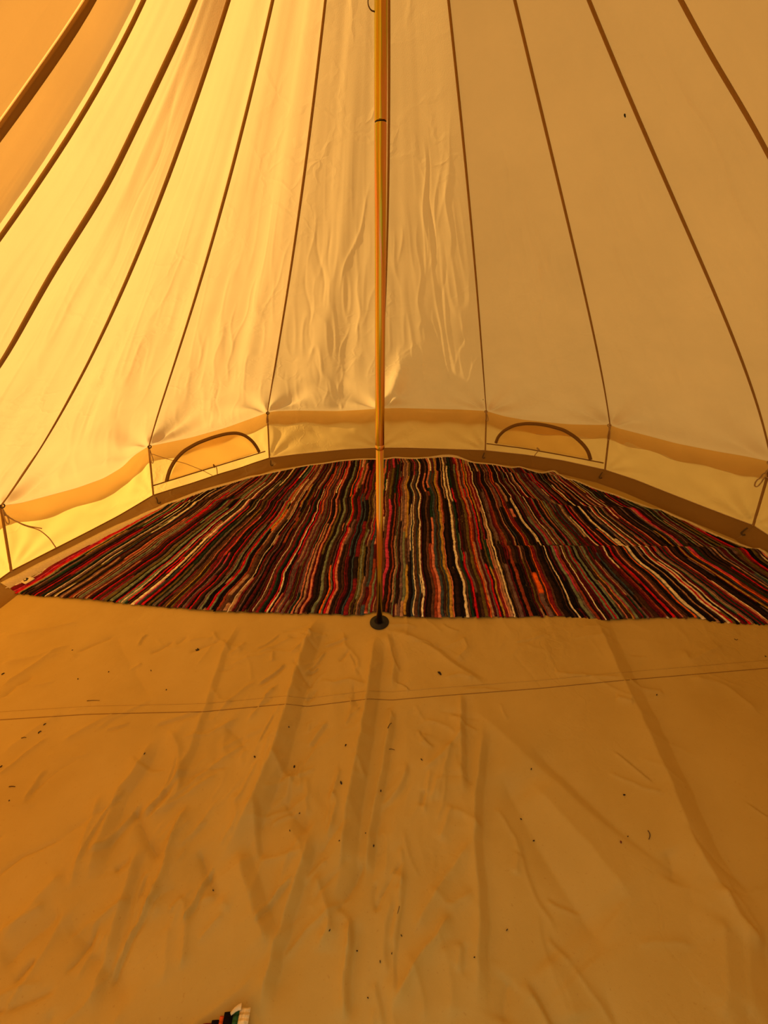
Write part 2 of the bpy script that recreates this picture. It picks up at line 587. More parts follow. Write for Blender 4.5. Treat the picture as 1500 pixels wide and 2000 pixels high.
ROOF_BVH, WALL_BVH = {}, {}     # panel i hangs between corners i and i + 1
for i in range(-7, 6):
    NU, NT = (117, 221) if -5 <= i <= 3 else (61, 131)
    TT = np.linspace(0, 1, NT) ** 1.15 * .995
    UU = np.linspace(0, 1, NU)
    A_, B_ = seam_curve(i, TT), seam_curve(i + 1, TT)
    G = A_[:, None] * (1 - UU[None, :, None]) + B_[:, None] * UU[None, :, None]
    corr = eave(i, UU) - G[0]
    G = G + corr[None] * np.exp(-TT / .10)[:, None, None]
    # outward normal of the flat panel
    nrm = np.cross(B_[0] - A_[0], APEX - A_[0]); nrm /= np.linalg.norm(nrm)
    if nrm[2] < 0:
        nrm = -nrm
    Wd = np.linalg.norm(B_ - A_, axis=1)[:, None]           # panel width along its height
    Lh = np.linalg.norm(APEX - A_[0]) * TT[:, None]
    U2, T2 = np.meshgrid(UU, TT)
    pin = np.sin(np.pi * U2) ** .55
    left = 1.0 if i < 0 else .45
    bil = {-6: .05, -5: .05, -4: .045, -3: .04, -2: .03, -1: .015}.get(i, .008)
    D = bil * np.sin(np.pi * U2) * np.clip(Wd, 0, 1) * (.35 + .65 * sstep(0, .25, T2))
    # long soft folds running up the panel
    D += left * (.048 if i < -1 else .020) * pin * vnoise(U2 * 3.3 + i * 7.3, T2 * 1.6 + i * 3.1) * np.clip(Wd, .15, 1)
    D += left * (.015 if i < -1 else .009) * pin * vnoise(U2 * 9 + i * 5.7, T2 * 3.2 + i) * np.clip(Wd, .1, 1)
    # small wrinkles, stretched along the slope, mostly in the lower half
    rid = 1 - np.abs(vnoise(U2 * 13 + T2 * 5 + i * 9, T2 * 9 + i * 4))
    D += .0042 * pin * np.clip(rid - .55, 0, 1) * (1 - sstep(.3, .75, T2)) * 2
    # single narrow folds and crush lines
    rg_ = random.Random(900 + i)
    S2 = (U2 - .5) * Wd                                    # metres across
    for _ in range({-7: 14, -6: 12, -5: 10, -4: 10, -3: 12, -2: 22, -1: 32, 0: 30, 1: 32, 2: 30, 3: 22}.get(i, 8)):
        long_ = rg_.random() < .62
        l0 = rg_.uniform(.05, 2.3 if long_ else 1.5)
        ln = rg_.uniform(.25, .9) if long_ else rg_.uniform(.08, .28)
        wloc_ = max(.12, 1.1 * (1 - l0 / 3.4))
        s0 = rg_.uniform(-.42, .42) * wloc_
        tilt = rg_.gauss(0, .10) if long_ else rg_.gauss(.2, .7)
        hh = rg_.uniform(.0022, .0058) * (1 if long_ else .8) * rg_.choice((1, 1, -1))
        ww = rg_.uniform(.007, .014) if long_ else rg_.uniform(.005, .010)
        a = (Lh - l0) / ln
        dd = np.abs(S2 - s0 - tilt * (Lh - l0) - .012 * np.sin(Lh * 14 + l0 * 9)) / ww
        D += hh * np.exp(-dd) * np.clip(1 - a * a * 4, 0, 1) * pin
    # gathers fanning out of the two lower corners
    for side, amp in ((0, 1.0), (1, .8)):
        b = (U2 if side == 0 else 1 - U2) * Wd
        a = Lh
        r = np.hypot(a, b) + 1e-6
        ph = np.arctan2(b, a + .02)
        D += amp * .034 * np.exp(-r / .34) * sstep(0, .10, r) * np.sin(ph * (8.5 + 1.5 * math.sin(i * 2.1 + side)) + .4 * vnoise(ph * 3, r * 4))
    if i == 0:      # deep fold beside the pole
        b, a = U2 * Wd, Lh
        D += .075 * np.exp(-((b - .12 - .05 * a) / .075) ** 2) * sstep(.02, .22, a) * (1 - sstep(.4, 1.1, a))
    D = D * sstep(0, .035, T2)
    G = G + D[:, :, None] * nrm
    V = G.reshape(-1, 3)
    Fg = grid_faces(NU, NT)
    mesh_obj('roof_panel', V, Fg, M_ROOF, ceiling)
    ROOF_BVH[i] = BVHTree.FromPolygons(V.tolist(), Fg.tolist())
    # hanging valance, outside
    uu = np.linspace(0, 1, 33)
    e = eave(i, uu)
    rad = e.copy(); rad[:, 2] = 0; rad /= np.linalg.norm(rad, axis=1, keepdims=True)
    rows = []
    for k, (off, dz) in enumerate(((.0, .004), (.024, -.02), (.036, -.07), (.038, -.130))):
        sc = np.zeros(33) if k < 3 else .010 * np.cos(uu * 2 * math.pi * 3)
        q = e + rad * off; q[:, 2] += dz + sc
        rows.append(q)
    V = np.stack(rows).reshape(-1, 3)
    mesh_obj('valance', V, grid_faces(33, 4), M_DOOR, ceiling)
    # wall panel
    nu, nv = 61, 25
    uu, vv = np.linspace(0, 1, nu), np.linspace(0, 1, nv)
    lo, hi = base_line(i, uu), eave(i, uu)
    G = lo[None] * (1 - vv[:, None, None]) + hi[None] * vv[:, None, None]
    U2, V2 = np.meshgrid(uu, vv)
    wn = np.array([(lo[0] + lo[-1])[0], (lo[0] + lo[-1])[1], 0]); wn /= np.linalg.norm(wn)
    Wl = np.linalg.norm(lo[-1] - lo[0])
    D = -.012 * np.sin(np.pi * U2) * np.sin(np.pi * V2) * 0
    ck = .35 if i in (-2, 1) else 1.0
    for cu, cv, amp in ((0, 0, 1), (1, 0, 1.3), (0, 1, .7), (1, 1, .7)):
        b = np.abs(U2 - cu) * Wl
        a = np.abs(V2 - cv) * .45
        r = np.hypot(a, b) + 1e-6
        ph = np.arctan2(a, b)
        D += ck * amp * .010 * np.exp(-r / .32) * sstep(0, .08, r) * np.sin(ph * 11 + i + cu) * sstep(0, .25, ph) * sstep(0, .25, math.pi / 2 - ph)
    edge = np.sin(np.pi * U2) ** .5 * np.sin(np.pi * np.clip(V2, 0, 1)) ** .5
    D += ck * .006 * vnoise(U2 * 7 + i * 3, V2 * 3 + i) * edge
    D += ck * .003 * vnoise(U2 * 22 + V2 * 8 + i * 3, V2 * 6 - U2 * 5 + i) * edge
    D = D * sstep(0, .10, V2) * sstep(0, .10, 1 - V2)
    G = G + D[:, :, None] * wn
    V = G.reshape(-1, 3)
    Fg = grid_faces(nu, nv)
    mesh_obj('wall_panel', V, Fg, M_WALL, walls[side_of(i)])
    WALL_BVH[i] = BVHTree.FromPolygons(V.tolist(), Fg.tolist())

# the left door flap is folded back over the outside of the two panels next to the entrance
tt = np.linspace(.02, .93, 40)
uu = np.linspace(0, 1, 25)
for i in (-7, -6):
    A_, B_ = seam_curve(i, tt), seam_curve(i + 1, tt)
    G = A_[:, None] * (1 - uu[None, :, None]) + B_[:, None] * uu[None, :, None]
    n = np.cross(B_[0] - A_[0], APEX - A_[0]); n /= np.linalg.norm(n); n *= np.sign(n[2])
    U2, T2 = np.meshgrid(uu, tt)
    G = G + (.055 + .008 * vnoise(U2 * 4 + i, T2 * 2))[:, :, None] * n
    mesh_obj('door_flap', G.reshape(-1, 3), grid_faces(25, 40), M_DOOR, ceiling)

# unseen hood above the open door, brought low to keep sun out
tt = .64 + .355 * np.linspace(0, 1, 9)
A_, B_ = seam_curve(6, tt), seam_curve(-7, tt)
uu = np.linspace(0, 1, 13)
G = A_[:, None] * (1 - uu[None, :, None]) + B_[:, None] * uu[None, :, None]
G = G + (np.sin(np.pi * uu)[None, :] * np.linalg.norm(B_ - A_, axis=1)[:, None] * .32)[:, :, None] * np.array([0, -1.0, .15])
mesh_obj('roof_panel', G.reshape(-1, 3), grid_faces(13, 9), M_ROOF, ceiling)

INN = np.array([0, 0, 1.0])
for i in range(-7, 7):
    # roof seam: a folded flat-felled band on the inside
    t = np.linspace(.0, .985, 70)
    P = seam_curve(i, t)
    Tn = frames(P)
    c = np.stack([-P[:, 0], -P[:, 1], 0 * P[:, 0]], 1); c /= np.linalg.norm(c, axis=1, keepdims=True)
    lat = np.cross(Tn, c); lat /= np.linalg.norm(lat, axis=1, keepdims=True)
    nin = np.cross(lat, Tn); nin *= -np.sign(nin[:, 2:3])
    wdt = {-6: .028, -5: .010, -4: .017, -3: .013, -2: .011, -1: .011, 0: .011}.get(i, .010)
    wdt = wdt * (1 - .35 * sstep(.0, .3, .3 - t)) * (1 - .5 * sstep(.6, 1, t))
    V, Fq = ribbon_geo(P + nin * .001, nin, wdt, .006, .002)
    mesh_obj('roof_seam', V, Fq, M_SEAM, ceiling)
    # wall seam
    w = walls[side_of(i if i < 0 else i - 1 if i > 0 else 0)]
    v = np.linspace(0, 1, 14)[:, None]
    P = BASEC[i] * (1 - v) + TOPC[i] * v
    rad = -np.array([P[0][0], P[0][1], 0]); rad /= np.linalg.norm(rad)
    V, Fq = ribbon_geo(P + rad * .002, np.repeat(rad[None], 14, 0), .014, .006, .002)
    mesh_obj('wall_seam', V, Fq, M_SEAM, w)
    # tie at the eave: a toggle loop and two hanging tails
    if -4 <= i <= 4 and i != 0:
        tl = np.array([rad[1], -rad[0], 0])
        if -4 <= i:
            C = TOPC[i] + rad * .014
            rng = random.Random(i * 13 + 100)
            ring = [C + tl * .014 * math.cos(a) + np.array([0, 0, 1]) * .012 * math.sin(a) + rad * .004 for a in np.linspace(0, 6.2, 14)]
            V, Fq = tube_geo(ring, .004, 6)
            mesh_obj('toggle_ring', V, Fq, M_LOOP if i < 0 else M_CORD, w)
            s = 1 if i < 0 else -1
            hang = .10 + .06 * rng.random()
            lp = [C, C + tl * s * .018 + np.array([0, 0, -hang * .4]), C + tl * s * .030 + np.array([0, 0, -hang * .9]),
                  C + tl * s * .018 + np.array([0, 0, -hang]), C + tl * s * .004 + np.array([0, 0, -hang * .8]), C + tl * s * .004 + np.array([0, 0, -.01])]
            V, Fq = tube_geo(smooth_line(lp, 22), .0035, 6)
            mesh_obj('tie_cord', V, Fq, M_CORD, w)


def wall_hit(i, u, v, off=.006):
    d = Vector(ray_dir(u, v)).normalized()
    h, n, _, _ = WALL_BVH[i].ray_cast(Vector(CAM), d)
    if h is None:
        return None
    n = np.array(n)
    if n @ np.array(d) > 0:
        n = -n
    return np.array(h) + n * off


def wall_line(i, px, off, n):
    px = smooth_line(px, n)
    P = [wall_hit(i, u, v, off) for u, v in px]
    return np.array([p for p in P if p is not None])


# long tie tails against the walls, and a cord shadow built as a tube
for i, px in ((-3, [(4, 1000), (18, 1012), (45, 1026), (75, 1034), (95, 1050), (109, 1071)]),
              (-3, [(6, 1004), (24, 1016), (50, 1026), (81, 1032)]),
              (-2, [(296, 886), (330, 897), (360, 904), (395, 918), (414, 928)])):  # diagonal shadow of a cord, modelled as a thin tube
    P = wall_line(i, px, .008, 24)
    V, Fq = tube_geo(P, .004 if i == -3 else .003, 6)
    mesh_obj('tie_cord', V, Fq, M_CORD, walls['left'])
P = wall_line(2, [(1499, 918), (1488, 930), (1477, 940), (1474, 949), (1480, 950), (1490, 938), (1499, 926)], .01, 26)
V, Fq = tube_geo(P, .004, 6)
mesh_obj('tie_cord', V, Fq, M_CORD, walls['right'])


# ------------------------------------------------------------------ vent windows
def vent(i, name, label, arc, sill, tie, knot):
    root = empty(name, BASEC[i] * .5 + BASEC[i + 1] * .5)
    tag(root, label, 'vent window', kind='structure')
    inw = -np.array([root.location[0], root.location[1], 0]); inw /= np.linalg.norm(inw)
    A = wall_line(i, arc, .007, 44)
    V, Fq = ribbon_geo(A, np.repeat(inw[None], len(A), 0), .030, .005, .003)
    mesh_obj('zip_binding', V, Fq, M_ZIP, root)
    # zip teeth line on the binding
    V, Fq = tube_geo(A + inw * .009, .0028, 5)
    mesh_obj('zip', V, Fq, M_FSEAM, root)
    S = wall_line(i, sill, .006, 30)
    V, Fq = ribbon_geo(S, np.repeat(inw[None], len(S), 0), .010, .004, .001)
    mesh_obj('sill_binding', V, Fq, M_ZIP, root)
    # flap cloth filling the half moon, one extra layer on the outside
    a = smooth_line(arc, 40)
    s0, s1 = np.array(arc[0]), np.array(arc[-1])
    rows = []
    for k in range(11):
        w = k / 10
        row = []
        for j, p in enumerate(a):
            f = (p - s0) @ (s1 - s0) / ((s1 - s0) @ (s1 - s0))
            q = s0 + (s1 - s0) * min(max(f, 0), 1)
            row.append(wall_hit(i, *(q * (1 - w) + p * w), -.012 - .006 * math.sin(j * .5 + k * .6)))
        rows.append(row)
    V = np.array(rows).reshape(-1, 3)
    mesh_obj('vent_flap', V, grid_faces(40, 11), M_FLAPC, root)
    P = wall_line(i, tie, .010, 14)
    V, Fq = tube_geo(P, .0042, 6)
    mesh_obj('tie_cord', V, Fq, M_CORD, root)
    P = wall_line(i, knot, .010, 8)
    V, Fq = tube_geo(P, np.linspace(.006, .009, len(P)), 7)
    mesh_obj('cord_knot', V, Fq, M_ZIP if i < 0 else M_CORD, root)


z4 = lambda L: [(280 + x / 5.357, 820 + y / 5.357) for x, y in L]
z5 = lambda L: [(920 + x / 4.6875, 790 + y / 4.6875) for x, y in L]
vent(-2, 'window_1', 'half moon vent in the sunlit wall, dark zip arch left of the pole',
     z4([(240, 640), (270, 520), (330, 415), (420, 320), (560, 240), (720, 180), (860, 142), (970, 132), (1060, 158), (1130, 212), (1180, 275), (1208, 335)]),
     z4([(100, 685), (500, 562), (900, 440), (1315, 313)]),
     z4([(760, 490), (768, 540), (770, 600), (776, 665)]), z4([(728, 462), (742, 492)]))
vent(1, 'window_2', 'half moon vent in the shaded wall, brown zip arch right of the pole',
     z5([(228, 350), (250, 290), (310, 232), (400, 187), (500, 170), (620, 174), (720, 192), (850, 228), (950, 288), (1030, 362), (1080, 432), (1098, 500)]),
     z5([(145, 356), (500, 400), (850, 462), (1215, 532)]),
     z5([(628, 410), (600, 440), (578, 470), (572, 532)]), z5([(606, 390), (625, 412)]))

# ------------------------------------------------------------------ floor: creased groundsheet
zA = lambda L: [(x / 2, 1200 + y / 2) for x, y in L]
zB = lambda L: [(750 + x / 2, 1200 + y / 2) for x, y in L]
# (pixel polyline, kind, height m, width m): 'r' ridge, 'v' valley, 's' step that drops to the right of its crest
CREASES = [
    (zA([(1250, 0), (1215, 60), (1160, 230), (1080, 530), (1000, 720), (930, 860), (840, 1000)]), 's', .022, .070),
    (zA([(1470, 60), (1440, 290), (1410, 480), (1360, 720), (1330, 1000), (1300, 1180)]), 's', .018, .060),
    (zA([(1220, 840), (1190, 950), (1120, 1150), (1060, 1340), (1010, 1590)]), 's', .011, .035),
    (zA([(925, 920), (970, 1080), (1055, 1330)]), 's', .012, .045),
    (zA([(1000, 720), (1000, 850), (1000, 980)]), 's', .006, .020),
    (zA([(740, 740), (690, 830), (640, 1000), (550, 1215)]), 'r', .013, .022),
    (zA([(515, 740), (560, 850), (630, 970)]), 'v', .010, .020),
    (zA([(660, 450), (700, 520), (710, 640), (690, 730)]), 'r', .009, .022),
    (zA([(595, 480), (560, 570), (460, 700), (400, 860), (330, 1070)]), 's', .011, .045),
    (zA([(400, 690), (330, 900), (270, 1100)]), 'r', .007, .022),
    (zA([(780, 920), (830, 1080), (870, 1140)]), 'v', .009, .018),
    (zA([(720, 1100), (730, 1240), (710, 1400)]), 'r', .007, .016),
    (zA([(720, 1100), (660, 1170)]), 'r', .006, .014),
    (zA([(940, 20), (870, 150), (800, 380), (700, 640), (620, 840)]), 's', .006, .030),
    (zA([(985, 490), (800, 620), (570, 810)]), 'r', .005, .014),
    (zA([(860, 620), (680, 740), (560, 810)]), 'r', .006, .018),
    (zA([(0, 1300), (150, 1120), (260, 1000)]), 'r', .008, .045),
    (zA([(0, 1390), (120, 1270), (250, 1150)]), 'v', .007, .040),
    (zA([(550, 880), (480, 1100), (400, 1380), (330, 1600)]), 's', .007, .030),
    (zA([(1290, 690), (1320, 740), (1280, 890)]), 'r', .008, .014),
    (zA([(1100, 710), (1150, 780), (1210, 850)]), 'v', .010, .025),
    (zA([(1230, 1000), (1290, 1200), (1240, 1330)]), 'r', .010, .022),
    (zA([(1370, 1180), (1350, 1350), (1345, 1600)]), 's', .009, .020),
    (zA([(1430, 960), (1380, 1060), (1310, 1180)]), 'v', .008, .022),
    (zA([(1310, 1150), (1370, 1200), (1350, 1340)]), 'r', .006, .014),
    (zA([(830, 60), (850, 100), (880, 110), (900, 150)]), 'r', .006, .012),
    (zA([(1190, 60), (1220, 90), (1190, 120), (1130, 170)]), 'r', .006, .012),
    (zA([(1340, 60), (1350, 130), (1400, 180), (1390, 260)]), 'r', .006, .014),
    (zA([(1240, 250), (1300, 270), (1360, 260), (1440, 290)]), 'r', .006, .014),
    (zA([(1060, 540), (1110, 620), (1170, 700)]), 'r', .007, .018),
    (zA([(920, 700), (930, 800), (900, 880)]), 'r', .005, .014),
    (zA([(0, 200), (150, 170), (280, 120)]), 'r', .008, .020),
    (zA([(0, 95), (150, 70), (320, 30)]), 'r', .007, .022),
    (zA([(0, 290), (110, 220), (230, 140)]), 'r', .008, .024),
    (zA([(0, 330), (60, 280), (140, 240)]), 'v', .006, .020),
    (zA([(440, 60), (500, 180), (600, 340)]), 'v', .006, .050),
    (zA([(830, 290), (860, 340), (910, 345)]), 'r', .006, .016),
    (zA([(250, 1180), (380, 1340), (520, 1520)]), 'v', .009, .035),
    (zA([(0, 560), (150, 440), (250, 380)]), 'r', .005, .040),
    (zA([(880, 440), (930, 480), (970, 540)]), 'v', .006, .022),
    (zA([(560, 1000), (620, 1100), (600, 1200)]), 'r', .004, .014),
    (zA([(900, 1160), (840, 1100), (760, 1130)]), 'r', .004, .012),
    (zA([(1010, 970), (1100, 950), (1190, 930)]), 'r', .005, .014),
    (zA([(1280, 960), (1220, 1010), (1190, 1050)]), 'r', .005, .012),
    (zB([(800, -20), (825, 30), (910, 230), (990, 390), (1090, 620), (1200, 900), (1310, 1080), (1400, 1200), (1500, 1330)]), 's', .017, .090),
    (zB([(1310, 1060), (1380, 1200), (1500, 1310)]), 'r', .010, .030),
    (zB([(300, 330), (560, 560), (900, 860), (1400, 1200)]), 'r', .010, .10),
    (zB([(450, 600), (580, 860), (700, 1050), (900, 1350)]), 'v', .014, .09),
    (zB([(560, 500), (760, 690), (950, 880), (1300, 1130)]), 'v', .012, .08),
    (zB([(560, 640), (760, 860), (1000, 1150)]), 'r', .008, .07),
    (zB([(390, 420), (370, 580), (355, 760), (350, 900), (372, 1100), (365, 1350), (355, 1600)]), 's', .010, .035),
    (zB([(300, 300), (300, 600), (312, 720)]), 's', .009, .028),
    (zB([(320, 440), (240, 540), (150, 620)]), 'r', .007, .018),
    (zB([(265, 500), (230, 620), (205, 740)]), 'r', .007, .020),
    (zB([(270, 740), (240, 820), (215, 890)]), 'r', .006, .018),
    (zB([(350, 880), (230, 1050), (100, 1260)]), 'r', .007, .024),
    (zB([(275, 1170), (150, 1330), (20, 1540)]), 'r', .011, .020),
    (zB([(20, 60), (180, 130), (300, 220), (410, 285)]), 's', .009, .040),
    (zB([(10, 70), (40, 180), (30, 300)]), 's', .010, .030),
    (zB([(40, 340), (20, 430), (-10, 620), (-60, 860), (-80, 1100)]), 's', .010, .030),
    (zB([(1320, 1180), (1330, 1400), (1330, 1600)]), 's', .007, .05),
    (zB([(1410, 1200), (1420, 1400), (1450, 1600)]), 's', .007, .05),
    (zB([(1130, 1060), (1120, 960), (1090, 920)]), 'v', .005, .03),
    (zB([(1170, 130), (1190, 190), (1260, 150), (1330, 120)]), 'r', .008, .035),
    (zB([(940, 260), (1030, 290), (1100, 300)]), 'r', .006, .016),
    (zB([(660, 230), (840, 250), (930, 262)]), 'r', .006, .014),
    (zB([(900, 330), (970, 360)]), 'r', .006, .014),
    (zB([(1180, 240), (1330, 280), (1480, 400)]), 'r', .007, .040),
    (zB([(300, 80), (330, 130), (280, 180)]), 'r', .006, .020),
    (zB([(30, 1000), (70, 1040), (60, 1060)]), 'r', .006, .012),
    (zB([(170, 1060), (260, 1150), (350, 1080)]), 'r', .005, .022),
    (zB([(530, 920), (510, 1010)]), 'r', .004, .014),
    (zB([(220, 1280), (260, 1400), (270, 1600)]), 'r', .005, .03),
    (zB([(490, 1420), (470, 1600)]), 'v', .006, .03),
    (zB([(640, 1330), (720, 1480), (760, 1600)]), 'r', .006, .05),
]


# crush lines scattered over the sheet, mostly running towards the pole, thickest left of centre
_rg = random.Random(77)
for _ in range(230):
    gx = _rg.gauss(-.35, .55) if _rg.random() < .65 else _rg.uniform(-1.9, 2.0)
    gy = _rg.uniform(-1.5, -.02)
    an = math.atan2(.1 - gy, -.05 - gx) + _rg.gauss(0, .55)
    ln = _rg.uniform(.05, .26)
    bend = _rg.gauss(0, .25)
    pts = [(gx + math.cos(an + bend * k) * ln * k, gy + math.sin(an + bend * k) * ln * k) for k in (-.5, -.2, .15, .5)]
    CREASES.append((pts, _rg.choice('rrrvs'), _rg.uniform(.0020, .0055) * (1.0 if gx < .4 else .6), _rg.uniform(.007, .018)))


def axis_pts(lo, hi, flo, fhi, fine, coarse):
    a = np.arange(lo, flo, coarse)
    b = np.arange(flo, fhi, fine)
    c = np.arange(fhi, hi + coarse, coarse)
    return np.concatenate([a, b, c])


GX = axis_pts(-2.7, 2.7, -2.2, 2.2, .0055, .04)
GY = axis_pts(-2.7, 2.7, -1.62, .42, .0055, .04)


def floor_height(X, Y):
    H = .004 * vnoise(X * 2.1 + 9, Y * 2.1 + 5) + .002 * vnoise(X * 6 + 2, Y * 6 + 8)
    # small crumple, finer and stretched towards the pole
    wx, wy = X + .05 * vnoise(X * 5, Y * 5), Y + .05 * vnoise(X * 5 + 31, Y * 5 + 17)
    rid = 1 - np.abs(vnoise(wx * 9 + wy * 2 + 3, wy * 4.5 - wx * 1.2 + 1))
    msk = sstep(-.1, .5, vnoise(X * 1.4 + 4, Y * 1.4 + 22))
    H += .0080 * np.clip(rid - .5, 0, 1) * msk
    rid2 = 1 - np.abs(vnoise(wx * 17 - wy * 7 + 13, wy * 11 + wx * 3 + 7))
    H += .0042 * np.clip(rid2 - .45, 0, 1) * msk
    for px, kind, h, w in CREASES:
        P = smooth_line([ground(*q)[:2] if abs(q[1]) > 20 else np.array(q) for q in px], max(10, 5 * len(px)))
        P = P + .004 * np.stack([vnoise(P[:, 0] * 30, P[:, 1] * 30), vnoise(P[:, 0] * 30 + 9, P[:, 1] * 30 + 5)], 1)
        m = w * 3.2
        sel = (X > P[:, 0].min() - m) & (X < P[:, 0].max() + m) & (Y > P[:, 1].min() - m) & (Y < P[:, 1].max() + m)
        if not sel.any():
            continue
        x, y = X[sel], Y[sel]
        best = np.full(x.shape, 1e9); sgn = np.zeros(x.shape); along = np.zeros(x.shape)
        n = len(P) - 1
        for k in range(n):
            a, b = P[k], P[k + 1]
            e = b - a
            t = np.clip(((x - a[0]) * e[0] + (y - a[1]) * e[1]) / (e @ e), 0, 1)
            dx, dy = x - a[0] - t * e[0], y - a[1] - t * e[1]
            d2 = dx * dx + dy * dy
            up = d2 < best
            best = np.where(up, d2, best)
            sgn = np.where(up, np.sign(e[0] * dy - e[1] * dx), sgn)
            along = np.where(up, (k + t) / n, along)
        d = np.sqrt(best)
        fade = sstep(0, .18, along) * sstep(0, .18, 1 - along)
        if kind in 'rv':
            g = np.sqrt((d / w) ** 2 + .004) - math.sqrt(.004)
            q = np.exp(-g * 1.25) * (1 if kind == 'r' else -1)
        else:
            # crest at the line; gentle on the left (towards the light), falls quickly on the right
            right = sgn > 0 if P[-1][1] < P[0][1] else sgn < 0
            q = np.where(right, 1 - 1.45 * np.clip(d / (w * .9), 0, 1) + .45 * sstep(w * .9, w * 3.0, d), np.exp(-d / (w * .8)))
            q = np.where(right & (d > w * 3.0), 0, q)
        H[sel] += 2.0 * h * fade * q
    # level towards the lip and under the rug and pole
    return H * (1 - sstep(2.2, 2.45, np.hypot(X, Y))) * (1 - .8 * np.exp(-(np.hypot(X - POLE_B[0], Y - POLE_B[1]) / .07) ** 2))


XX, YY = np.meshgrid(GX, GY)
ZZ = floor_height(XX, YY)
ring = []
for i in range(-7, 6):
    ring += (base_line(i, np.linspace(0, 1, 9))[:-1] * .985).tolist()
for q in np.linspace(158, 209, 8):
    ring.append([2.51 * math.sin(math.radians(q)), 2.51 * math.cos(math.radians(q)), 0])
ring = np.array(ring)
RA = np.arctan2(ring[:, 0], ring[:, 1]); RR = np.hypot(ring[:, 0], ring[:, 1])
o_ = np.argsort(RA); RA, RR = RA[o_], RR[o_]


def ring_r(a):
    return np.interp(a, RA, RR, period=2 * math.pi)


V = np.stack([XX, YY, ZZ], -1).reshape(-1, 3)
Fg = grid_faces(len(GX), len(GY))
# pull the border vertices onto the ring and drop what lies outside
rv = np.hypot(V[:, 0], V[:, 1]); lim = ring_r(np.arctan2(V[:, 0], V[:, 1]))
over = rv > lim
keep = ~over[Fg].all(1)
sc = np.where(over, lim / np.maximum(rv, 1e-6), 1)
V[:, 0] *= sc; V[:, 1] *= sc
Fg = Fg[keep]
used = np.unique(Fg)
remap = np.full(len(V), -1); remap[used] = np.arange(len(used))
FV, FF = V[used], remap[Fg]
floor = mesh_obj('floor', FV, FF, M_FLOOR)
tag(floor, 'creased tan canvas groundsheet covering the tent floor', 'groundsheet', kind='structure')


def floor_z(x, y):
    j = min(max(np.searchsorted(GX, x) - 1, 0), len(GX) - 2)
    k = min(max(np.searchsorted(GY, y) - 1, 0), len(GY) - 2)
    a, b = (x - GX[j]) / (GX[j + 1] - GX[j]), (y - GY[k]) / (GY[k + 1] - GY[k])
    return float((ZZ[k, j] * (1 - a) + ZZ[k, j + 1] * a) * (1 - b) + (ZZ[k + 1, j] * (1 - a) + ZZ[k + 1, j + 1] * a) * b)


def floor_hit(u, v):
    P = ground(u, v)
    for _ in range(4):
        P = ground(u, v, floor_z(P[0], P[1]))
    return P


# upturned edge of the groundsheet, one length per wall panel, with a peg loop at every corner
for i in range(-7, 6):
    uu = np.linspace(0, 1, 41); vv = np.linspace(0, 1, 9)
    top = base_line(i, uu) + np.array([0, 0, .003])
    bot = top * .952; bot[:, 2] = .001
    inw = top * [-1, -1, 0]; inw /= np.linalg.norm(inw, axis=1, keepdims=True)
    U2, V2 = np.meshgrid(uu, vv)
    G = bot[None] * (1 - vv[:, None, None]) + top[None] * vv[:, None, None]
    G[:, :, 2] = .001 + (LIP_Z + .002) * vv[:, None] ** 1.9
    D = np.sin(np.pi * V2) * (.004 + .012 * vnoise(U2 * 6 + V2 * 3 + i * 5, V2 * 3 + i) + .006 * vnoise(U2 * 15 - V2 * 5 + i * 2, V2 * 4))
    G = G + D[:, :, None] * inw[None]
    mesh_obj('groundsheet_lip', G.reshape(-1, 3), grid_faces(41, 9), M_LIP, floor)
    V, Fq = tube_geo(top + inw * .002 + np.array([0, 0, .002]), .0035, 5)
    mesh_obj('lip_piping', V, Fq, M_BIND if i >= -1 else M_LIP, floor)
    if -2 <= i <= 4:
        C = BASEC[i] * .985; C[2] = .05
        n = -np.array([C[0], C[1], 0]); n /= np.linalg.norm(n); tl = np.array([n[1], -n[0], 0])
        C = C + n * .026
        P = [C + np.array([0, 0, .030]) - n * .014, C + tl * .004 + np.array([0, 0, .012]), C + tl * .012 + np.array([0, 0, -.018]) + n * .006,
             C - tl * .002 + np.array([0, 0, -.026]) + n * .008, C - tl * .014 + np.array([0, 0, -.014]) + n * .004]
        V, Fq = tube_geo(smooth_line(P, 14), .0055, 6)
        mesh_obj('peg_loop', V, Fq, M_LOOP, floor)

# stitched seam across the groundsheet
seam_px = zA([(-60, 414), (0, 412), (350, 390), (800, 380), (1120, 350), (1200, 360), (1440, 330)]) + zB([(30, 335), (200, 320), (600, 290), (930, 258), (1170, 238), (1500, 210), (1600, 202)])
for dy, wd, mat, nm in ((0, .0028, M_FSEAM, 'stitch_line'), (-16, .0025, M_FLOOR, 'seam_fold')):
    P = np.array([floor_hit(u, v + dy) for u, v in smooth_line(seam_px, 420)])
    V, Fq = ribbon_geo(P, np.repeat(INN[None], len(P), 0), wd, .0012, .0004)
    mesh_obj(nm, V, Fq, mat, floor)

# ------------------------------------------------------------------ tent pole
pole = tag(empty('tent_pole', POLE_B), 'yellow zinc coated steel tent pole standing in the middle', 'tent pole')


def pole_part(name, prof, mat, n=40):
    V, Fq = lathe_geo(prof, n, POLE_B, POLE_D)
    return mesh_obj(name, V, Fq, mat, pole)


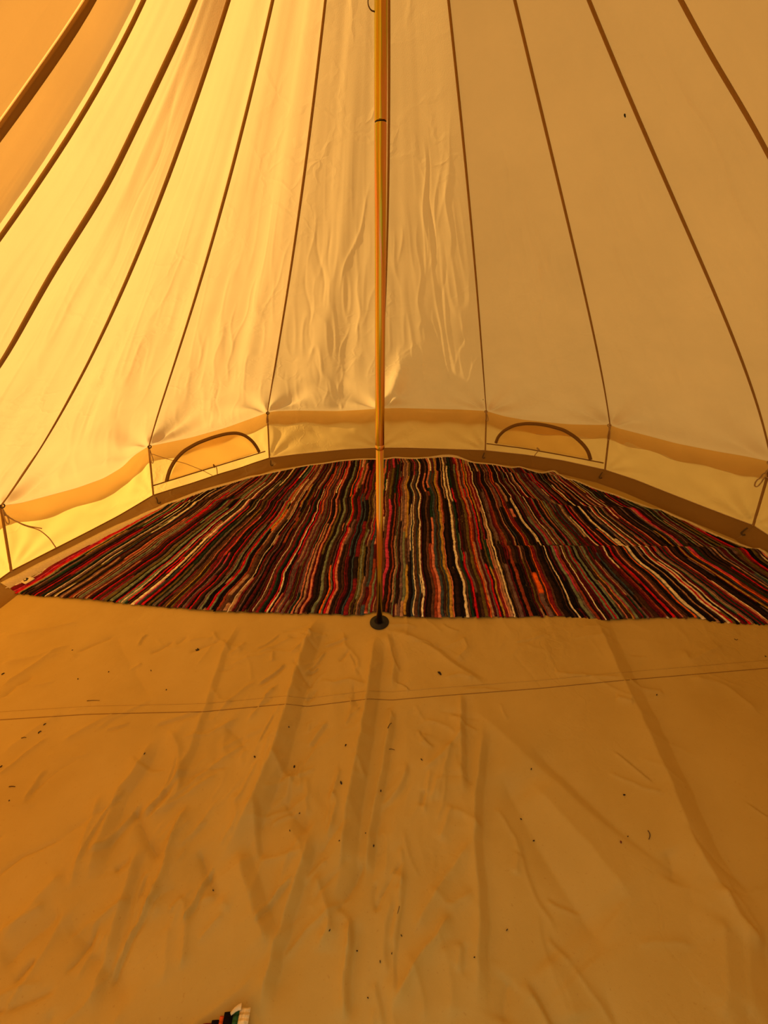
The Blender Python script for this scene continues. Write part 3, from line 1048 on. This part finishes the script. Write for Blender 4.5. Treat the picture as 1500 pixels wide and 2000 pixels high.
PJ = float(on_y(741, 240, POLE_B[1])[2])        # joint between the upper tubes
PC = float(on_y(742, 870, POLE_B[1])[2])        # collar on the lower tube
up = pole_part('upper_tube', [(.0185, PJ + .003), (.0190, PJ + .006), (.0190, 3.02)], M_POLE)
mid = pole_part('middle_tube', [(.0185, PC), (.0190, PC + .003), (.0190, PJ - .005), (.0183, PJ - .0015), (.0172, PJ), (.0172, PJ + .004)], M_POLE)
pole_part('joint_gap', [(.0176, PJ - .0015), (.0178, PJ + .0005), (.0176, PJ + .0035)], M_BLACK)
pole_part('lower_tube', [(.0168, .010), (.0168, PC + .004)], M_POLE)
pole_part('collar', [(.0180, PC - .016), (.0200, PC - .013), (.0205, PC - .006), (.0200, PC + .001), (.0192, PC + .004)], M_POLE)
zf = floor_z(POLE_B[0], POLE_B[1])
pole_part('foot_disc', [(.050, zf + .0), (.053, zf + .004), (.053, zf + .008), (.050, zf + .011), (.036, zf + .012), (.033, zf + .016), (.027, zf + .018), (.022, zf + .013), (.019, zf + .012)], M_BLACK, 48)
yq = POLE_B[1]
P = [on_y(u, v, yq) for u, v in ((731, 22), (727, 22), (722, 17), (718.5, 8), (719, -4), (722, -18), (728, -34), (733, -40))]
V, Fq = tube_geo(smooth_line(P, 26), .0016, 6)
mesh_obj('wire_loop', V, Fq, M_LOOP, pole)

# ------------------------------------------------------------------ half moon rag rug
front_px = [(5, 1152), (60, 1161), (130, 1165), (210, 1173), (300, 1182), (430, 1192), (560, 1195), (700, 1199), (760, 1202), (860, 1204), (1000, 1203), (1100, 1201),
            (1172, 1208), (1260, 1206), (1352, 1204), (1408, 1214), (1460, 1216), (1500, 1218)]
back_px = [(3, 1140), (28, 1126), (64, 1108), (149, 1066), (213, 1034), (256, 1015), (320, 985), (373, 966), (429, 947), (485, 932), (530, 922), (600, 908), (660, 901),
           (700, 897), (750, 897), (770, 894), (813, 895), (860, 889), (880, 888), (900, 892), (927, 903), (965, 906), (999, 913), (1014, 910), (1035, 917), (1059, 924),
           (1069, 920), (1084, 917), (1094, 928), (1108, 936), (1120, 935), (1161, 953), (1200, 965), (1244, 982), (1300, 1002), (1352, 1022), (1392, 1042), (1440, 1061), (1480, 1075), (1500, 1083)]
fr = np.array([ground(u, v, .012)[:2] for u, v in front_px] + [(2.25, -.23), (2.44, -.26)])


def lip_z(r, a):
    """height of the groundsheet's upturned edge"""
    return .087 * np.clip((r / (ring_r(a) / .985) - .952) / .048, 0, 1) ** 1.9


bk = []
for u, v in back_px:        # the rug rides up on the upturned edge
    z = .018
    for _ in range(12):
        g = ground(u, v, z)
        z = .5 * z + .5 * (.014 + float(lip_z(math.hypot(g[0], g[1]), math.atan2(g[0], g[1]))))
    bk.append((g[0], g[1]))
bk = np.array(bk + [(2.47, .30), (2.48, .0), (2.47, -.24)])
RUG_TIP = np.array([min(fr[0][0], bk[0][0]), (fr[0][1] + bk[0][1]) / 2])


def rug_front(x):
    return np.interp(x, fr[:, 0], fr[:, 1]) + .03 * np.exp(-((np.asarray(x) - POLE_B[0]) / .07) ** 4)


_bx = np.maximum.accumulate(bk[:-3, 0] + np.arange(len(bk) - 3) * 1e-5)


def rug_back(x):
    y = np.interp(x, _bx, bk[:-3, 1])
    return np.where(x > _bx[-1], np.interp(x, [_bx[-1], 2.50, 2.53], [bk[-4, 1], .1, -.4]), y)


PLEATS = [  # (pixel polyline, height, width): folds across the rug
    ([(960, 1071), (1100, 1072), (1250, 1073), (1400, 1075), (1495, 1079)], .026, .045),
    ([(1000, 968), (1100, 992), (1200, 995), (1300, 1000)], .020, .05),
    ([(760, 925), (880, 922), (1000, 926), (1090, 930)], .020, .05),
    ([(560, 981), (640, 977), (735, 977), (860, 980), (960, 968)], .012, .05),
    ([(330, 985), (450, 978), (560, 981)], .012, .05),
    ([(480, 1085), (640, 1062), (760, 1055), (900, 1060)], .007, .07),
]
PL = [(np.array([ground(u, v, .015)[:2] for u, v in px]), h, w) for px, h, w in PLEATS]


def rug_h(x, y):
    x = np.asarray(x, float); y = np.asarray(y, float)
    z = .009 + .005 * vnoise(x * 2.7 + 3, y * 2.7 + 1) + .003 * vnoise(x * 7 + 5, y * 6 + 2)
    for P, h, w in PL:
        yc = np.interp(x, P[:, 0], P[:, 1])
        f = sstep(P[0, 0] - .15, P[0, 0] + .15, x) * (1 - sstep(P[-1, 0] - .1, P[-1, 0] + .15, x))
        d = y - yc
        z = z + h * f * np.where(d < 0, np.exp(-(d / (w * 1.3)) ** 2), np.exp(-(d / (w * .45)) ** 2))
    r = np.hypot(x, y)
    z = z + .02 * sstep(.13, .02, ring_r(np.arctan2(x, y)) - r) * (.5 + .5 * vnoise(x * 4, y * 4 + 9))
    return np.maximum(np.maximum(z, .004), .008 + lip_z(r, np.arctan2(x, y)))


SLX = [-2.52, -2.36, -1.8, -1.2, -.5, .74, 1.3, 1.9, 2.3]
SLY = [.50, .42, .37, .22, .09, .10, -.02, -.17, -.22]


def srgb(c):
    c = np.array(c) / 255.0
    return np.where(c <= .04045, c / 12.92, ((c + .055) / 1.055) ** 2.4)


PAL = [((24, 16, 18), 20), ((42, 25, 20), 15), ((66, 40, 30), 10), ((94, 60, 46), 7), ((84, 20, 26), 10), ((122, 28, 36), 6), ((206, 24, 36), 5), ((146, 62, 40), 6), ((178, 132, 102), 6),
       ((104, 86, 40), 6), ((122, 130, 106), 7), ((32, 60, 48), 6), ((212, 124, 98), 5), ((244, 222, 186), 8), ((240, 104, 28), 2.2), ((200, 60, 96), 2),
       ((118, 90, 88), 8), ((190, 146, 60), 2), ((64, 76, 86), 5)]
PCOL = [srgb(c) for c, _ in PAL]
PW = np.array([w for _, w in PAL], float); PW /= PW.sum()


def pick(avoid=None):
    while True:
        k = RNG.choice(len(PCOL), p=PW)
        if k != avoid:
            return int(k)


def rag_strip(xs, ys, wid, cols, height_fn, parent, name='rag_strip', thick=.0065, end_ball=True):
    """a rag weft: five points across, rounded, following the rug's height"""
    n = len(xs)
    P = np.stack([xs, ys], 1)
    T = np.gradient(P, axis=0) if n > 2 else np.repeat((P[1] - P[0])[None], n, 0)
    T /= np.linalg.norm(T, axis=1, keepdims=True) + 1e-9
    S = np.stack([T[:, 1], -T[:, 0]], 1)
    w = np.broadcast_to(np.asarray(wid, float), (n,)).copy()
    th = np.full(n, thick)
    if end_ball:
        th[0] *= .5; th[1] *= 1.15
    rows = []
    for f, h in ((-.52, -.002), (-.36, .62), (0, 1.0), (.36, .62), (.52, -.002)):
        q = P + S * (w * f)[:, None]
        rows.append(np.stack([q[:, 0], q[:, 1], height_fn(q[:, 0], q[:, 1]) + th * h], 1))
    V = np.stack(rows, 1).reshape(-1, 3)
    Fg = grid_faces(5, n)
    L = np.concatenate([[0], np.cumsum(np.linalg.norm(np.diff(P, axis=0), axis=1))])
    uv = np.stack([np.tile(np.linspace(0, 1, 5), n), np.repeat(L, 5)], 1)
    Fl = [tuple(f) for f in Fg.tolist()] + [(0, 4, 3, 2, 1)]
    C = np.repeat(cols, 5, 0)
    return mesh_obj(name, V, Fl, M_RAG, parent, origin=V[2], uv=uv, col=C)


rug = tag(empty('rag_rug', (0.0, .9, .006)), 'half moon rag rug of many coloured woven strips behind the pole', 'rug')

# dark warp underneath
bxs = np.linspace(-2.49, 2.44, 120)
rows = []
for w in np.linspace(0, 1, 30):
    y0 = rug_front(bxs) + .006
    y1 = np.maximum(rug_back(bxs) - .006, y0 + .004)
    yy = y0 * (1 - w) + y1 * w
    rows.append(np.stack([bxs, yy, rug_h(bxs, yy) - .004], 1))
mesh_obj('warp_backing', np.array(rows).reshape(-1, 3), grid_faces(120, 30), M_BACKING, rug)

def make_strip(xf, wdt, prev):
    y0 = float(rug_front(min(xf, 2.44))) + float(RNG.normal(0, .004)) - .004
    sl = float(np.interp(xf, SLX, SLY))
    ys = np.arange(y0, y0 + 2.6, .016)
    s = ys - y0
    xs = xf + sl * s * (1 - .06 * s)
    xs = xs + .020 * np.minimum(1, s / .12) * vnoise(xs * 3.0 + 40, ys * 4.2 + 7) + .006 * np.minimum(1, s / .1) * vnoise(xs * 9 + 4, ys * 11 + 3)
    xs = xs + RNG.normal(0, .0011, len(xs))
    ok = (ys < rug_back(xs) - .004) & (xs < 2.465)
    on = np.where(ok)[0]
    if len(on) < 2:
        return None
    st = on[0]
    off = np.where(~ok[st:])[0]
    m = st + (off[0] if len(off) else len(ys) - st)
    if m - st < 2:
        return None
    xs, ys = xs[st:m], ys[st:m]
    m = len(xs)
    sl2 = float(np.interp(xf + .05, SLX, SLY))       # spacing follows the fan of neighbouring strips
    spread = 1 + (sl2 - sl) / .05 * (ys - y0)
    w = wdt * np.clip(spread, .35, 1.6) * (1 + .16 * vnoise(ys * 14 + xf * 50, ys * 0 + xf * 20)) * (1 + .10 * RNG.normal(size=m)).clip(.7, 1.35)
    k = pick(prev)
    if PCOL[k].sum() > 1.2:        # pale rags are torn narrower
        w = w * .72
    cols = np.repeat(PCOL[k][None], m, 0)
    for _ in range(int(RNG.choice([0, 1, 2, 3], p=[.28, .30, .26, .16]))):
        a = int(RNG.integers(0, m)); b = a + int(RNG.integers(8, 60))
        cols[a:b] = PCOL[pick(k)]
    cols = cols * (1 + .18 * RNG.normal(size=(m, 1))).clip(.6, 1.4)
    return xs, ys, w, cols, k


strips, x, prev = [], -2.52, None
while x < 2.85:
    wdt = float(np.clip(RNG.lognormal(math.log(.0136), .38), .008, .030))
    r_ = make_strip(x + wdt / 2, wdt, prev)
    x += wdt
    if r_:
        strips.append(r_[:4]); prev = r_[4]
order = sorted(range(len(strips)), key=lambda k: -len(strips[k][0]) * (1 if strips[k][0][0] < 2.0 else .3))
single = set(order[:298])
rest = []
for k, sp in enumerate(strips):
    o = rag_strip(*sp, rug_h, rug)
    if k not in single:
        rest.append(o)
if rest:        # the shortest ends at the far tips, joined
    VV, FF_, CC, UV = [], [], [], []
    n0 = 0
    for o in rest:
        me = o.data
        off = wloc(o)
        VV += [np.array(v.co) + off for v in me.vertices]
        FF_ += [tuple(v + n0 for v in p.vertices) for p in me.polygons]
        CC += [list(c.color)[:3] for c in me.color_attributes['Col'].data]
        uvv = [(0, 0)] * len(me.vertices)
        for l, d_ in zip(me.loops, me.uv_layers[0].data):
            uvv[l.vertex_index] = tuple(d_.uv)
        UV += uvv
        n0 += len(me.vertices)
        bpy.data.objects.remove(o)
    tag(mesh_obj('rag_strip_ends', np.array(VV), FF_, M_RAG, rug, uv=np.array(UV), col=np.array(CC)), kind='stuff')

# cream tape sewn round the curved edge
bl = smooth_line(bk, 260)
keepm = np.concatenate([[True], np.linalg.norm(np.diff(bl, axis=0), axis=1) > 1e-4])
bl = bl[keepm]
tang = frames(np.column_stack([bl, np.zeros(len(bl))]))
inn = np.stack([tang[:, 1], -tang[:, 0]], 1)
wdt = np.interp(bl[:, 0], [-2.5, -1.6, -1.0, 2.5], [.040, .036, .022, .022])
rows = []
for f, h in ((-.15, -.004), (-.12, .008), (.4, .0115), (.85, .0100), (1.0, .002)):
    q = bl + inn * (wdt * f)[:, None]
    rows.append(np.stack([q[:, 0], q[:, 1], rug_h(q[:, 0], q[:, 1]) + h], 1))
V = np.stack(rows, 1).reshape(-1, 3)
mesh_obj('edge_binding', V, grid_faces(5, len(bl)), M_BIND, rug)

# sewn-on cloth label with its dark mark
z8 = lambda L: [(a / 7.5, 1080 + b / 7.5) for a, b in L]


def on_rug(u, v, lift):
    P = ground(u, v, .02)
    for _ in range(4):
        P = ground(u, v, float(rug_h(P[0], P[1])) + lift)
    return P


quad = z8([(240, 395), (385, 315), (510, 375), (370, 455)])
q4 = [np.array(p) for p in quad]
V = []
for b in np.linspace(0, 1, 5):
    for a in np.linspace(0, 1, 5):
        p = (q4[0] * (1 - a) + q4[1] * a) * (1 - b) + (q4[3] * (1 - a) + q4[2] * a) * b
        V.append(on_rug(p[0], p[1], .017 + .002 * math.sin(a * 3)))
V = np.array(V)
Vb = V - np.array([0, 0, .003])
Fq = grid_faces(5, 5).tolist()
allF = [tuple(f) for f in Fq] + [tuple(np.array(f[::-1]) + 25) for f in Fq]
bd = [0, 1, 2, 3, 4, 9, 14, 19, 24, 23, 22, 21, 20, 15, 10, 5]
for k in range(16):
    a, b = bd[k], bd[(k + 1) % 16]
    allF.append((a, a + 25, b + 25, b))
lab = mesh_obj('cloth_label', np.vstack([V, Vb]), allF, M_LABEL, rug)
lab['label'] = 'small cream label with a black mark'
for poly in ([(315, 378), (342, 346), (362, 356), (350, 372), (356, 384), (340, 390)],
             [(342, 346), (382, 362), (418, 366), (408, 386), (386, 384), (362, 362)],
             [(386, 384), (408, 386), (392, 404), (352, 414), (340, 400), (372, 398)]):
    P = np.array([on_rug(*p, .0205) for p in z8(poly)])
    Q = P - np.array([0, 0, .001])
    n = len(P)
    Fq = [tuple(range(n)), tuple(range(2 * n - 1, n - 1, -1))] + [(k, k + n, (k + 1) % n + n, (k + 1) % n) for k in range(n)]
    mesh_obj('printed_mark', np.vstack([P, Q]), Fq, M_INK, lab, smooth=False)

# ------------------------------------------------------------------ second rug: only its tip reaches into the frame
T0 = ground(470, 1985, .01)
rug2 = tag(empty('striped_rug', (T0[0] - .25, T0[1] - .3, .004)), 'tip of a striped rug with cream end tape at the bottom edge', 'rug')


def flat_h(x, y):
    return .007 + .002 * vnoise(np.asarray(x) * 9, np.asarray(y) * 9) + .012 * np.exp(-((np.asarray(y) - T0[1]) / .10) ** 2)


edges = [(490, 1969), (470, 1970), (458, 1975), (440, 1980), (430, 1991), (415, 1996), (398, 2004), (380, 2012), (350, 2024), (320, 2036), (280, 2046), (240, 2060), (200, 2070)]
cl = [(232, 205, 150), (52, 92, 52), (20, 15, 16), (214, 92, 36), (20, 15, 16), (120, 26, 34), (24, 16, 18), (186, 136, 104), (30, 56, 44), (196, 22, 34), (24, 16, 18), (104, 84, 36)]
for k in range(12):
    a, b = ground(*edges[k], .012), ground(*edges[k + 1], .012)
    xm = (a[0] + b[0]) / 2; y1 = (a[1] + b[1]) / 2 if k else a[1]
    wd = abs(a[0] - b[0]) * 1.02
    ys = np.linspace(y1, y1 - .75 + k * .02, 24)
    xs = xm + .01 * np.sin((y1 - ys) * 6) - (y1 - ys) * .05
    cols = np.repeat(srgb(cl[k])[None], 24, 0)
    rag_strip(xs, ys, wd, cols, flat_h, rug2, name='end_tape' if k == 0 else 'rag_strip', thick=.010 if k == 0 else .007)
P = np.array([ground(u, v, .024) for u, v in ((472, 1966), (466, 1968), (460, 1972), (455, 1977), (451, 1981))])
V, Fq = ribbon_geo(P, np.repeat(INN[None], len(P), 0), np.linspace(.012, .006, len(P)), .003, .002)
mesh_obj('edge_binding', V, Fq, M_BIND, rug2)

# ------------------------------------------------------------------ crumbs of leaf and twig on the groundsheet
def crumb(u, v, size, mat, name, label, cat, group, rng):
    P = floor_hit(u, v)
    ln = size * (.8 + .5 * rng.random()); wd = ln * (.32 + .3 * rng.random()); th = .0025
    a = rng.random() * math.pi
    pts, n = [], 8
    for k in range(n):
        w = 2 * math.pi * k / n
        rr = .75 + .4 * rng.random()
        x, y = ln / 2 * math.cos(w) * rr, wd / 2 * math.sin(w) * rr
        pts.append((x * math.cos(a) - y * math.sin(a), x * math.sin(a) + y * math.cos(a), abs(y) * .5))
    V = [np.array(p) for p in pts] + [np.array(p) * [.9, .9, 1] + [0, 0, th] for p in pts] + [np.array([0, 0, th * .8])]
    Fq = [tuple(range(n))[::-1]] + [(k, (k + 1) % n, n + (k + 1) % n, n + k) for k in range(n)] + [(n + k, n + (k + 1) % n, 2 * n) for k in range(n)]
    O = P + np.array([0, 0, .0005])
    o = mesh_obj(name, np.array(V) + O, Fq, mat, None, origin=O)
    return tag(o, label, cat, group)


def twig(px, r, label, group=None):
    P = np.array([floor_hit(u, v) for u, v in smooth_line(px, 9)]) + np.array([0, 0, r])
    V, Fq = tube_geo(P, np.linspace(r, r * .6, 9), 5)
    return tag(mesh_obj('twig', V, Fq, M_TWIG, None, origin=P[4]), label, 'twig', group)


rg = random.Random(5)
big = [(zA([(772, 140)])[0], .024, 'black leaf crumb on the left floor between rug and cross seam'),
       (zA([(12, 233)])[0], .018, 'dark crumb on the groundsheet at the far left edge'),
       (zA([(1332, 658)])[0], .014, 'blackish crumb below the cross seam, left of the centre fold'),
       (zB([(217, 230)])[0], .020, 'dark leaf crumb just above the seam, right of the pole foot'),
       (zA([(175, 430)])[0], .014, 'dark crumb just below the cross seam at the left'),
       (zB([(938, 706)])[0], .009, 'small dark crumb left of the long right-hand fold')]
for (u, v), s, lb in big:
    crumb(u, v, s, M_LEAF, 'leaf_crumb', lb, 'leaf crumb', None, rg)
small = zA([(283, 140), (590, 220), (305, 253), (650, 295), (160, 457), (153, 462), (565, 545), (1128, 440), (1350, 512), (995, 557), (1150, 595), (37, 728),
            (1170, 778), (1428, 855), (1325, 885), (1460, 905), (833, 1078), (1288, 1235), (1395, 1315), (1485, 1357), (1132, 845), (5, 595), (425, 225), (1437, 1498), (1488, 690)]) \
    + zB([(147, 568), (575, 605), (952, 868), (585, 885), (68, 1255), (353, 1340), (480, 1233), (1065, 315), (1490, 165), (535, 800), (30, 1325)])
for u, v in small:
    sz = .0085 if v < 1550 else .006
    crumb(u, v, sz, M_LEAF, 'leaf_crumb', 'tiny dark speck of leaf litter on the groundsheet', 'leaf crumb', 'tiny leaf specks on the groundsheet', rg)
u, v = zB([(925, 890)])[0]
crumb(u, v, .010, M_LEAFR, 'leaf_crumb', 'rusty red leaf crumb on the right half of the floor', 'leaf crumb', None, rg)
twig(zB([(1030, 845), (1038, 855), (1039, 868), (1034, 880)]), .0016, 'curved brown twig on the right floor beside the long fold')
twig(zB([(15, 445), (22, 430), (30, 425)]), .0018, 'short bent twig on the centre fold below the cross seam')
twig(zB([(20, 527), (32, 526), (42, 530)]), .0012, 'thin pale stalk right of the centre fold')
twig(zA([(340, 338), (365, 336), (390, 337)]), .0014, 'thin straight stalk lying just above the seam at left')
twig(zA([(84, 484), (95, 480), (103, 482)]), .0016, 'bent stalk below the cross seam near the left edge')
twig(zA([(36, 674), (48, 672), (60, 674)]), .0018, 'short brown stalk at the left edge of the lower floor')
twig(zB([(60, 1140), (57, 1155), (52, 1170)]), .0010, 'fine dark fibre low on the floor right of centre')
twig(zB([(1368, 96), (1376, 102), (1382, 98)]), .0016, 'small curled stalk at right just in front of the rug')

# two flies resting on the canvas above the right wall
for (u, v), i, lb in (((944, 780), 0, 'tiny black fly on the roof canvas above the first right wall corner'),
                      ((1222, 224), 2, 'tiny dark fly high on the right roof canvas')):
    d = Vector(ray_dir(u, v)).normalized()
    h, n, _, _ = ROOF_BVH[i].ray_cast(Vector(CAM), d)
    if h is None:
        continue
    h = np.array(h); n = np.array(n)
    if n @ np.array(d) > 0:
        n = -n
    t = np.cross(n, [0, 0, 1.0]); t /= np.linalg.norm(t); b = np.cross(n, t)
    V, Fq = [], []
    for k, (s, rr) in enumerate(((-.007, .0006), (-.005, .0025), (-.001, .003), (.002, .002), (.004, .0023), (.006, .0006))):
        for j in range(6):
            w = j * math.pi / 3
            V.append(h + n * (.004 + rr * math.sin(w)) + b * s + t * rr * math.cos(w))
    for k in range(5):
        for j in range(6):
            Fq.append((k * 6 + j, k * 6 + (j + 1) % 6, k * 6 + 6 + (j + 1) % 6, k * 6 + 6 + j))
    tag(mesh_obj('fly', np.array(V), Fq, M_INK, None, origin=h), lb, 'fly')
